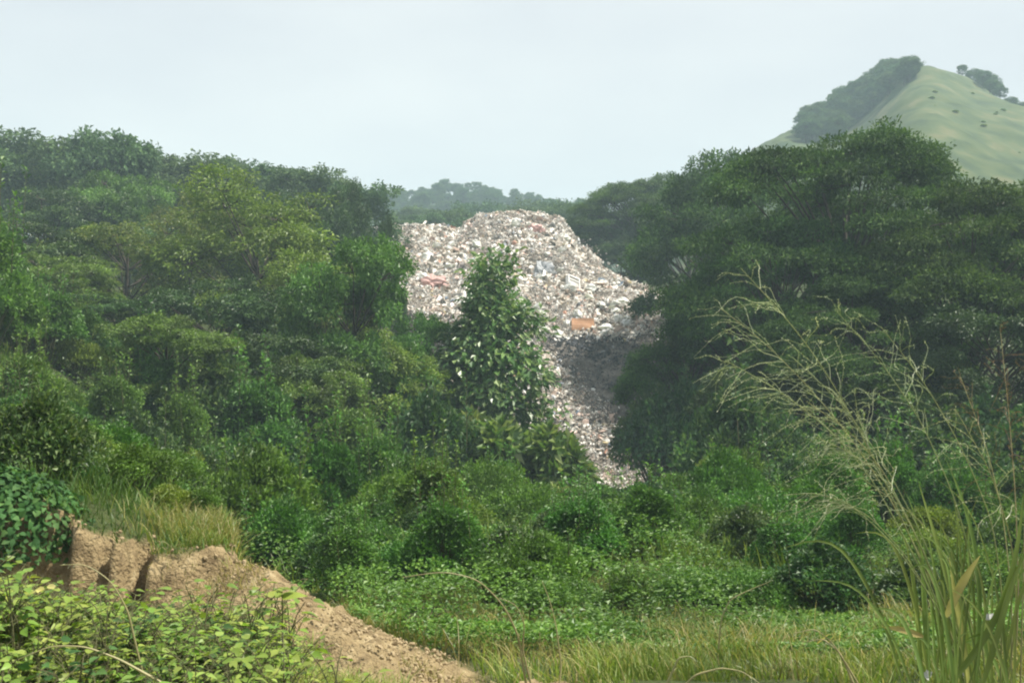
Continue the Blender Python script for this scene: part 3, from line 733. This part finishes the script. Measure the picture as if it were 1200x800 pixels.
# ------------------------------------------------------------------ shrubs
def shrub(proto, px, py, Y, s, label, group=None):
    x = (px - 600) / F * Y
    return put(proto, (x, Y, float(H(x, Y)) - .05), rng.uniform(0, 6.28), s, label, group)
shrub(S_A, 300, 0, 19, (1.0, 1.0, 1.45), 'bright rounded bush with a dark underside beyond the soil bank')
shrub(S_D, 42, 0, 10.6, (.48, .48, .62), 'dark round leaved bush on top of the bank at the left edge')
shrub(S_BIG, 588, 0, 38, (1.3, 1.3, 1.6), 'large leaved pale shrub at the foot of the large leaved tree')
shrub(S_BIG, 648, 0, 37, (1.0, 1.0, 1.4), 'large leaved shrub in front of the foot of the rubbish tongue')
shrub(S_BIG, 555, 0, 40, (1.1, 1.1, 1.8), 'large leaved shrub to the left of the lone large leaved tree')
shrub(S_D, 930, 0, 27, (1.2, 1.2, 1.1), 'greyish shrub with pale leaves at the edge of the dark right hand shade')
shrub(S_C, 1120, 0, 44, (1.2, 1.2, 4.6), 'tall yellow green shrub catching sun under the right hand trees')
gu = 'tall dark undergrowth at the foot of the trees'
for i in range(46):
    Y_ = rng.uniform(34, 47); px = rng.uniform(-20, 520) if i % 2 else rng.uniform(830, 1240); s_ = rng.uniform(1.2, 1.9)
    shrub(S_D if px > 700 else (S_D, S_A, S_B)[i % 3], px, 0, Y_, (s_, s_, s_ * rng.uniform(1.0, 1.6)), 'tall leafy undergrowth bush at the foot of the trees', gu)
for px, Y_, s_ in ((772, 52, 1.9), (800, 50, 2.2), (835, 50, 2.2), (862, 52, 2.3)):
    shrub(S_D, px, 0, Y_, (s_, s_, s_ * 1.5), 'tall leafy undergrowth bush at the foot of the trees', gu)
gs = 'shrubs of the thicket on the valley floor'
cand = []
for px, Y_, s_, pr in ((110, 12.2, .42, S_C), (160, 11.4, .36, S_A), (205, 11.0, .30, S_C), (70, 13.5, .55, S_E), (130, 14.2, .5, S_A), (185, 12.6, .40, S_E), (20, 14.5, .6, S_C), (240, 11.0, .26, S_B), (95, 11.0, .28, S_E)):
    x = (px - 600) / F * Y_
    put(pr, (x, Y_, float(H(x, Y_)) - .05), rng.uniform(0, 6.28), (s_, s_, s_), 'small leafy bush among the grass on top of the soil bank', 'small bushes on top of the soil bank')
tries = 0
while tries < 6000 and len(cand) < 230:
    tries += 1
    Y_ = 11.5 + 37 * rng.random() ** .9
    px = rng.uniform(-60, 1260); x = (px - 600) / F * Y_
    if terrace_d(np.array(x), np.array(Y_)) > -.8 and Y_ < 17: continue
    if Y_ < 17 and px > 760 and rng.random() < .7: continue
    if Y_ > 31 and 640 < px < 790: continue
    r = np.interp(Y_, [11, 16, 24, 50], [.5, .8, 1.15, 1.5])
    if any((x - a) ** 2 + (Y_ - b) ** 2 < (.92 * r) ** 2 for a, b, _ in cand): continue
    cand.append((x, Y_, r))
for x, Y_, r in cand:
    k = rng.random(); px = 600 + x / Y_ * F
    pr = S_E if k < .3 else S_A if k < .55 else S_B if k < .72 else S_C if k < .85 else S_D
    s = r / 1.25 * rng.uniform(.8, 1.15)
    put(pr, (x, Y_, float(H(x, Y_)) - .08), rng.uniform(0, 6.28), (s, s, s * rng.uniform(.75, 1.1) * float(np.interp(Y_, [15, 24], [1, .8 if 630 < px < 790 else 1.4]))), 'green leafy shrub in the dense thicket on the valley floor', gs)

# ------------------------------------------------------------------ ground cover
def scatter(n, Y0, Y1, pad=60, pw=1.0):
    y = Y0 + (Y1 - Y0) * rng.random(n) ** pw
    x = (rng.uniform(-pad, 1200 + pad, n) - 600) / F * y
    return x, y
x, y = scatter(190000, 8.5, 48, pw=1.3)
dens = fbm(x * .35, y * .35, 2., 3)
k = (dens > -.9) & ((terrace_d(x, y) < -.3) | (y > 16)) & (soil_mask(x, y) < .2); x, y = x[k], y[k]; n = len(x)
hum = (.12 + .45 * (fbm(x * .5, y * .5, 6., 3) + .4).clip(0, 2)) * rng.random(n) ** .4
p = np.stack([x, y, H(x, y) + hum], 1)
d = sphere_dirs(n); d[:, 2] = np.abs(d[:, 2]) * .4
nn = unit(np.array([0, 0, 1.]) + rng.normal(size=(n, 3)) * .45)
s = rng.uniform(.6, 1.3, n) * np.interp(y, [8, 20, 48], [.055, .08, .13])
kind(MB().leaves(p, d, nn, s, s * .62).obj('creepers', M_CREEP), 'stuff')

def blades_obj(name, mat, x, y, h0, h1, w_, bend=.5, lean=(0, 0), clump=0.):
    n = len(x); z = H(x, y)
    h = rng.uniform(h0, h1, n) * (1 + clump * fbm(x * 1.1, y * 1.1, 5., 2)).clip(.35, 2)
    d = unit(np.stack([rng.normal(size=n) * .28 + lean[0] * .3, rng.normal(size=n) * .28, np.ones(n)], 1))
    an = rng.uniform(0, 6.28, n)
    b = np.stack([np.cos(an) * bend + lean[0], np.sin(an) * bend + lean[1], -.15 * np.ones(n)], 1)
    kind(MB().blades(np.stack([x, y, z - .02], 1), d, b * rng.uniform(.2, 1, (n, 1)), h, w_ * rng.uniform(.6, 1.4, n)).obj(name, mat), 'stuff')

x, y = scatter(52000, 4.6, 15, pw=1.1)
k = (soil_mask(x, y) < .25) & (terrace_d(x, y) < -.2) & (x > -3.2 + 0 * y) & (fbm(x * .8, y * .8, 3., 3) > -.5)
blades_obj('grass', M_GRASS, x[k], y[k], .14, .40, .011, lean=(-.15, 0), clump=.6)
x, y = scatter(16000, 5, 12)
k = (soil_mask(x, y) < .6) & (terrace_d(x, y) < .1) & (fbm(x * .7, y * .7, 13., 3) > .15)
blades_obj('dry_grass', M_GRASS_Y, x[k], y[k], .18, .50, .009, bend=.8, clump=.6)
# strip of pale grass along the far edge of the soil spur
t = rng.uniform(-.05, 1.3, 9000); off = -rng.gamma(1.5, .22, 9000) - .06
ex, ey = -.3 + 2.6, 5.6 - 9.2; Ln = math.hypot(ex, ey)
x = -2.6 + ex * t - off * -ey / Ln * -1; y = 9.2 + ey * t - off * ex / Ln
k = soil_mask(x, y) < .5
blades_obj('spur_grass', M_GRASS, x[k], y[k], .10, .34, .009, clump=.5)
# grass on the terrace above the cut bank, and the yellowish tuft at its right end
x = rng.uniform(-12, -2.2, 46000); y = rng.uniform(8.8, 22, 46000)
k = (terrace_d(x, y) > .06)
blades_obj('bank_grass', M_GRASS_G, x[k], y[k], .16, .46, .012, bend=.6, clump=.7)
x = rng.normal(-3.05, .30, 3000); y = rng.normal(10.2, .35, 3000)
k = (terrace_d(x, y) > .08)
blades_obj('yellowed_grass', M_GRASS_Y, x[k], y[k], .30, .62, .010, bend=.6)
x, y = scatter(26000, 15, 34)
k = (fbm(x * .3, y * .3, 17., 3) > .1) & (terrace_d(x, y) < -.3)
blades_obj('valley_grass', M_GRASS_G, x[k], y[k], .5, 1.1, .022, clump=.5)
x, y = scatter(26000, 17, 36); x = -np.abs(x)
k = (x < -5.5) & (fbm(x * .25, y * .25, 23., 3) > -.2)
blades_obj('slope_grass', M_GRASS_G, x[k], y[k], .5, 1.2, .024, clump=.5)

# ------------------------------------------------------------------ broad leaved weeds in the left foreground
def make_weed(mat, nst, h, L, W):
    t = thing('broadleaf_weed', 'weed', 'weed'); st = MB(); P, D, Nn, Ls = [], [], [], []
    for i in range(nst):
        an = rng.uniform(0, 6.28); rr = rng.uniform(.05, .24)
        a = np.array([rng.normal() * .04, rng.normal() * .04, -.05]); c = np.array([math.cos(an) * rr, math.sin(an) * rr, h * rng.uniform(.5, 1)])
        pts = bez(a, np.array([a[0], a[1], c[2] * .7]), c, 6); st.tube(pts, np.linspace(.005, .002, 6), 5)
        for tt in np.linspace(.30, 1, 9):
            q = pts[int(tt * 5)] + rng.normal(size=3) * .01; b = rng.uniform(0, 6.28)
            dd = np.array([math.cos(b), math.sin(b), rng.uniform(-.15, .45)]); e = q + dd * rng.uniform(.02, .06)
            st.tube(np.stack([q, (q + e) / 2 + np.array([0, 0, .006]), e]), [.0018, .0015, .0012], 4)
            P.append(e); D.append(dd); Nn.append(np.array([0, 0, 1.]) + rng.normal(size=3) * .35); Ls.append(rng.uniform(.6, 1.25) * (1.1 - .35 * tt))
    st.obj('stem', M_TWIG, t)
    Ls = np.array(Ls)
    MB().broad(np.array(P), np.array(D), unit(np.array(Nn)), L * Ls * .66, W * Ls * .68 * rng.uniform(.7, 1.1, len(Ls))).obj('foliage', mat, t, True)
    return t
WEEDS = [make_weed(M_WEED, 7, .42, .10, .075), make_weed(M_WEED, 9, .34, .085, .06), make_weed(M_WEED, 6, .50, .12, .07), make_weed(M_WEED_B, 7, .40, .11, .085)]
gw = 'broad leaved weeds in the left foreground'
pts = []
tr_ = 0
while len(pts) < 290 and tr_ < 9000:
    tr_ += 1
    Y_ = rng.uniform(3.4, 6.4); px = rng.uniform(-60, 430)
    lim = np.interp(px, [-60, 0, 150, 230, 300, 350, 400, 430], [640, 640, 690, 700, 740, 770, 800, 815])
    x = (px - 600) / F * Y_; z = float(H(x, Y_))
    if 400 - (z + .34) / Y_ * F < lim - 14: continue
    if any((x - a) ** 2 + (Y_ - b) ** 2 < .12 ** 2 for a, b in pts): continue
    pts.append((x, Y_))
for i, (x, Y_) in enumerate(pts):
    pr = WEEDS[(0, 1, 2, 0, 1, 3)[i % 6]]; s = rng.uniform(.7, 1.1) * np.interp(Y_, [4.2, 5.6], [.85, 1.25])
    put(pr, (x, Y_, float(H(x, Y_)) - .02), rng.uniform(0, 6.28), s, 'yellow green broad leaved weed in the left foreground bed', gw)
x = rng.uniform(-4.2, .2, 26000); y = rng.uniform(3.6, 6.3, 26000)
k = (soil_mask(x, y) < .2) & (fbm(x * 1.2, y * 1.2, 31., 2) > -.1); x, y = x[k], y[k]
blades_obj('weed_grass', M_GRASS, x, y, .20, .50, .007, bend=.7, clump=.6)
x = rng.uniform(-5.2, .3, 30000); y = rng.uniform(5, 10.5, 30000); sm_ = soil_mask(x, y)
k = (sm_ > .5) & (fbm(x * 1.6, y * 1.6, 37., 3) > .25); x, y = x[k][:2600], y[k][:2600]
blades_obj('sparse_dry_grass', M_GRASS_Y, x, y, .05, .20, .006, bend=.9)
M_CLOD = rough_mat('soil clods', [(.3, (.22, .165, .09)), (.7, (.36, .28, .165))], scale=6, bump=.2, bscale=40)
x = rng.uniform(-5.2, .3, 24000); y = rng.uniform(5, 10.5, 24000); k = soil_mask(x, y) > .5; x, y = x[k][:4000], y[k][:4000]
mb = MB(); sz = .004 + .018 * rng.random((len(x), 1)) ** 5
blobs(mb, np.stack([x, y, H(x, y) + .03], 1), sz * rng.uniform(.7, 1.3, (len(x), 3)))
kind(mb.obj('soil_clods', M_CLOD), 'stuff')
# a darker creeper that hangs over the left end of the bank
n = 4600; a = rng.uniform(0, 6.28, n); q = rng.random(n) ** .5
c = np.array([-4.95, 9.35, -1.72])
th = rng.uniform(0, np.pi / 2, n)
p = c + np.stack([np.cos(a) * np.cos(th) * .95, np.sin(a) * np.cos(th) * .7, np.sin(th) * .80 - .30], 1) * rng.uniform(.8, 1.05, (n, 1))
t = thing('creeper_bush', 'dark round leaved creeper draped over the left end of the soil bank', 'creeper', Vector(c))
od = unit(p - c)
MB().broad(p - c, unit(od * .4 + sphere_dirs(n) * .6 + np.array([0, 0, -.4])), unit(od + np.array([0, 0, .5]) + rng.normal(size=(n, 3)) * .25), rng.uniform(.04, .085, n), rng.uniform(.04, .08, n)).obj('foliage', M_WEED_B, t, True)
st = MB()
for i in range(14):
    e = (p - c)[rng.integers(n)] * .95; st.tube(bez(np.array([0, .2, -.5]), e * .5 + np.array([0, 0, .3]), e, 6), .006, 4)
st.obj('stem', M_TWIG, t)
# a broad seedling by the soil spur
t = thing('seedling', 'young plant with a few broad leaves beside the bare soil spur', 'plant', Vector(at(330, 778, 5.4)))
st = MB().tube(np.array([(0, 0, -.1), (.005, 0, .2), (0, .01, .40)]), [.005, .004, .003], 5); st.obj('stem', M_TWIG, t)
an = np.array([.3, 2.9, 1.6, 4.6, 3.6]); zz = np.array([.36, .37, .40, .39, .24])
MB().broad(np.stack([0 * an, 0 * an, zz], 1), np.stack([np.cos(an), np.sin(an), .25 + 0 * an], 1), np.tile([0., -.3, 1], (5, 1)), np.array([.14, .12, .09, .09, .10]), np.array([.09, .08, .06, .06, .06])).obj('leaves', M_WEED, t, True)
o = MB().broad(np.array([[0, 0, 0], [.02, 0, .02], [-.04, .02, -.01]]), np.array([[-1, -.1, -.1], [1, .1, 0], [.2, -1, .2]]), np.array([[0, -.5, 1.]] * 3), np.array([.10, .09, .08]), np.array([.07, .06, .06])).obj('yellow_leaf', M_BLADE_Y, None, True)
o.scale = (.6, .6, .6); o.location = Vector(at(52, 690, 4.6)); tag(o, 'withered yellow leaf cluster among the left foreground weeds', 'leaf')

# ------------------------------------------------------------------ tall grass at the right
def spline(pts, n=40):
    pts = np.asarray(pts, float); d = np.r_[0, np.cumsum(np.linalg.norm(np.diff(pts, axis=0), axis=1))]
    t = np.linspace(0, d[-1], n); o = np.stack([np.interp(t, d, pts[:, i]) for i in range(3)], 1)
    for _ in range(6): o[1:-1] = (o[:-2] + 2 * o[1:-1] + o[2:]) / 4
    return o
def seed_head(stem, frac, rl, mat, parent, wind=-1.0, dens=1.0, droop=1.0):
    """racemes along the upper part of the stem; stem[0] is the tip"""
    mb = MB(); n = len(stem); P, D, Nn, Ls, Ws = [], [], [], [], []
    Ltot = np.linalg.norm(np.diff(stem, axis=0), axis=1).sum() * frac
    nb = int(Ltot / .031 * dens); rl = rl * 1.2
    tg = unit(np.gradient(stem, axis=0))
    for i in range(nb):
        u = rng.random(); k = u * frac * (n - 1); i0 = int(k); q = stem[i0] + (stem[min(i0 + 1, n - 1)] - stem[i0]) * (k - i0)
        ax = -tg[i0]
        ln = rl * (.35 + .9 * math.sin(min(1, u * 1.15 + .12) * np.pi * .62)) * rng.uniform(.55, 1.15)
        side = unit(np.array([wind * rng.uniform(-.75, 1.0), rng.normal() * .5, rng.normal() * .55]))
        d0 = unit(ax * rng.uniform(.5, 1.1) + side * .8); gd = rng.uniform(.1, 1.3); wg = rng.normal(size=3) * .09; ph_ = rng.uniform(0, 6)
        m_ = 9; s = np.linspace(0, 1, m_)[:, None]
        c = q + d0 * ln * s + np.array([wind * .22 * gd, 0, -.42 * droop * gd]) * ln * s ** 2.2 + wg * ln * np.sin(s * 7 + ph_) * s
        mb.tube(c, np.linspace(.0016, .0008, m_), 3)
        ks = int(ln / .011)
        ss = rng.uniform(.22, 1, ks) * (m_ - 1); ii = np.minimum(ss.astype(int), m_ - 2)
        pos = c[ii] + (c[ii + 1] - c[ii]) * (ss - ii)[:, None]
        P.append(pos); D.append(unit((c[ii + 1] - c[ii])) + rng.normal(size=(ks, 3)) * .4); Nn.append(rng.normal(size=(ks, 3)))
        Ls.append(rng.uniform(.007, .014, ks)); Ws.append(rng.uniform(.0025, .005, ks))
    mb.leaves(np.concatenate(P), np.concatenate(D), unit(np.concatenate(Nn)), np.concatenate(Ls), np.concatenate(Ws))
    return mb.obj('seed_head', mat, parent)
def stalk(parent, origin, pix, Y0, Y1, frac, rl, r0=.0042, smat=None, pmat=None, **k):
    yy = np.linspace(Y0, Y1, len(pix))
    pts = spline([at(a, b, y_) for (a, b), y_ in zip(pix, yy)]) - origin
    o = MB().tube(pts, np.linspace(.0014, r0, len(pts)), 6).obj('stem', smat or M_CANE, parent, True)
    if frac: seed_head(pts, frac, rl, pmat or M_PLUME, o, **k)
    return o
gx, gy = (1135 - 600) / F * 5.0, 5.0
org = np.array((gx, gy, float(H(gx, gy))))
tg_ = thing('tall_grass', 'tall plumed wild grass clump leaning left at the right edge', 'grass clump', Vector(org))
stalk(tg_, org, [(868, 314), (915, 365), (955, 415), (1000, 490), (1040, 570), (1085, 670), (1130, 800)], 4.7, 5.0, .48, .24)
stalk(tg_, org, [(845, 362), (890, 395), (950, 455), (1003, 520), (1050, 595), (1095, 685), (1135, 805)], 5.1, 5.0, .46, .22)
stalk(tg_, org, [(850, 422), (915, 458), (975, 505), (1022, 560), (1068, 645), (1105, 725), (1135, 805)], 4.6, 4.95, .46, .22)
stalk(tg_, org, [(978, 362), (1030, 420), (1078, 490), (1118, 580), (1145, 680), (1155, 800)], 5.3, 5.1, .40, .24)
stalk(tg_, org, [(1032, 382), (1085, 450), (1130, 530), (1163, 610), (1175, 700), (1172, 805)], 5.0, 5.1, .42, .22)
stalk(tg_, org, [(1120, 480), (1160, 550), (1185, 630), (1192, 720), (1180, 805)], 4.8, 5.0, .45, .18)
stalk(tg_, org, [(945, 470), (1000, 508), (1035, 550), (1075, 630), (1110, 715), (1140, 805)], 4.8, 4.95, .42, .20, dens=1.3)
stalk(tg_, org, [(955, 512), (1000, 530), (1040, 565), (1080, 640), (1112, 720), (1140, 805)], 4.5, 4.9, .45, .19, dens=1.2)
stalk(tg_, org, [(918, 580), (960, 576), (1000, 592), (1050, 640), (1095, 705), (1130, 800)], 4.7, 4.95, .36, .16, dens=1.1)
stalk(tg_, org, [(950, 600), (985, 588), (1015, 600), (1060, 648), (1100, 715), (1132, 805)], 5.0, 5.0, .30, .13)
stalk(tg_, org, [(930, 420), (985, 470), (1035, 540), (1080, 625), (1115, 715), (1138, 805)], 5.3, 5.1, .42, .22)
stalk(tg_, org, [(1010, 560), (1080, 610), (1115, 660), (1140, 730), (1150, 805)], 5.4, 5.1, 0, 0)
stalk(tg_, org, [(1125, 440), (1155, 520), (1175, 600), (1186, 700), (1185, 805)], 5.6, 5.2, .40, .16, pmat=M_PLUME_B, smat=M_STRAW)
stalk(tg_, org, [(1172, 385), (1182, 480), (1190, 580), (1194, 700), (1188, 805)], 5.5, 5.2, .40, .14, pmat=M_PLUME_B, smat=M_STRAW, wind=-.4)
stalk(tg_, org, [(1205, 420), (1203, 520), (1200, 640), (1196, 800)], 5.4, 5.2, .42, .15, pmat=M_PLUME_B, smat=M_STRAW, wind=-.5)
def blade(pix, Y_, w_, mat, n=16):
    p = spline([at(a, b, Y_ + .02 * i) for i, (a, b) in enumerate(pix)], n) - org
    t = np.linspace(0, 1, n); tgt = unit(np.gradient(p, axis=0)); side = unit(np.cross(tgt, np.array([.25, -1, .2])))
    nr = np.cross(side, tgt); wd = (w_ * np.minimum(1, (1 - t) * 2.2) ** .8 * np.minimum(1, .5 + t * 3))[:, None] / 2
    v = np.stack([p - side * wd + nr * wd * .35, p, p + side * wd + nr * wd * .35], 1).reshape(-1, 3)
    i = np.arange(n - 1)[:, None] * 3
    MB().add(v, np.concatenate([np.stack([i + j, i + j + 1, i + j + 4, i + j + 3], -1).reshape(-1, 4) for j in (0, 1)])).obj('leaf_blade', mat, tg_, True)
blade([(1108, 722), (1122, 690), (1138, 664), (1149, 650)], 4.7, .045, M_BLADE_Y)
blade([(1135, 805), (1126, 740), (1117, 690), (1112, 650)], 4.8, .032, M_BLADE_Y)
blade([(1085, 760), (1082, 700), (1081, 660), (1078, 625)], 4.9, .03, M_BLADE)
blade([(1110, 805), (1160, 740), (1182, 690), (1196, 620), (1200, 570)], 4.5, .036, M_BLADE)
blade([(1150, 805), (1170, 735), (1188, 670), (1212, 630)], 4.5, .034, M_BLADE)
blade([(1140, 805), (1120, 720), (1100, 640), (1080, 580), (1075, 560)], 4.9, .03, M_BLADE)
blade([(1140, 805), (1150, 700), (1140, 620), (1118, 555), (1105, 530)], 5.0, .03, M_BLADE)
blade([(1082, 746), (1060, 738), (1040, 734), (1036, 735)], 4.8, .03, M_BLADE_Y)
for i in range(62):
    bx = rng.uniform(1060, 1200); top = rng.uniform(560, 740); dx = rng.normal() * 45 - 12; Y_ = rng.uniform(4.3, 5.6)
    blade([(bx, 810), (bx + dx * .25, 810 - (810 - top) * .5), (bx + dx * .7, top + 12), (bx + dx * 1.25, top + rng.uniform(-10, 40))], Y_, rng.uniform(.009, .023), M_BLADE)

# ------------------------------------------------------------------ single arching stalks and scraps
def arch(label, pix, Y0, Y1, frac=.35, rl=.03, r0=.0065, mat=None, wind=-.3):
    o_ = at(*pix[-1], Y1); t = thing('arching_stalk', label, 'grass stalk', Vector(o_))
    stalk(t, o_, pix, Y0, Y1, frac, rl, r0, smat=mat or M_STRAW, wind=wind, dens=.9)
arch('long pale arching grass stalk, the largest arc in the middle foreground', [(472, 676), (520, 669), (560, 678), (590, 708), (608, 745), (616, 800)], 5.0, 5.2, .3, .02)
arch('short arching grass stalk inside the largest arc', [(585, 700), (605, 708), (615, 730), (612, 760), (622, 800)], 5.1, 5.2, .3, .02)
arch('upright dry stalk with a bent tip right of the largest arc', [(635, 680), (645, 705), (652, 735), (658, 780), (655, 805)], 5.6, 5.5, .5, .02)
arch('thin arching stalk over the weeds at the left', [(70, 662), (100, 660), (130, 680), (150, 715), (160, 760), (170, 800)], 4.2, 4.3, .2, .012)
arch('long pale stalk lying nearly flat across the lower left weeds', [(15, 775), (60, 756), (100, 757), (140, 772), (190, 800)], 3.9, 4.0, .2, .012)
arch('dry arching stalk low at the bottom centre right', [(890, 800), (870, 786), (845, 782), (815, 790), (800, 805)], 4.6, 4.7, .3, .02)
arch('pale drooping stalk in the lower right grass', [(930, 742), (955, 736), (975, 752), (990, 775), (1005, 800)], 4.9, 4.9, .5, .05)
arch('second pale drooping stalk beside the lower right one', [(940, 752), (965, 748), (985, 765), (1000, 800)], 5.1, 5.0, .5, .05)
arch('curved dry stalk at the bottom right of centre', [(820, 782), (810, 768), (795, 770), (782, 800)], 5.0, 5.0, .4, .02)
arch('brownish straggling stalk in front of the valley grass', [(905, 680), (880, 690), (855, 702), (845, 725), (842, 760)], 7.0, 7.0, .5, .05)
arch('curled pale dead stalk rising from the cut in the soil bank', [(186, 638), (190, 633), (197, 637), (201, 648), (200, 672)], 9.0, 9.1, 0, 0, .012)
arch('second curled pale dead stalk by the cut in the soil bank', [(214, 655), (209, 645), (204, 650), (200, 664), (199, 680)], 9.0, 9.1, 0, 0, .012)
M_SCRAP = rough_mat('white scrap', [(.3, (.42, .42, .38)), (.7, (.54, .54, .50))], rough=.6)
for label, px, py, s in (('small pale scrap in the grass below the drooping stalks', 1088, 790, .022), ('pale crumpled scrap at the foot of the tall grass', 1133, 790, .03), ('thin pale scrap caught in the tall grass blades', 1160, 722, .022)):
    mb = MB(); sheets(mb, np.zeros((1, 3)), np.array([[s, s * .8, s]])); o = mb.obj('litter_scrap', M_SCRAP); o.location = Vector(at(px, py, 4.9)); tag(o, label, 'litter')

# ------------------------------------------------------------------ haze: one closed box round everything
m, N, L = node_mat('haze')
pv = N.new('ShaderNodeVolumePrincipled'); pv.inputs['Density'].default_value = HAZE_DENSITY
pv.inputs['Color'].default_value = (.68, .92, 1, 1); pv.inputs['Anisotropy'].default_value = 0
om = N.new('ShaderNodeOutputMaterial'); L.new(pv.outputs[0], om.inputs['Volume'])
hb = MB().box((1000, 800, 125), Matrix.Translation((0, 315, 42.5))).obj('haze', m)
kind(hb, 'stuff'); hb.display_type = 'WIRE'
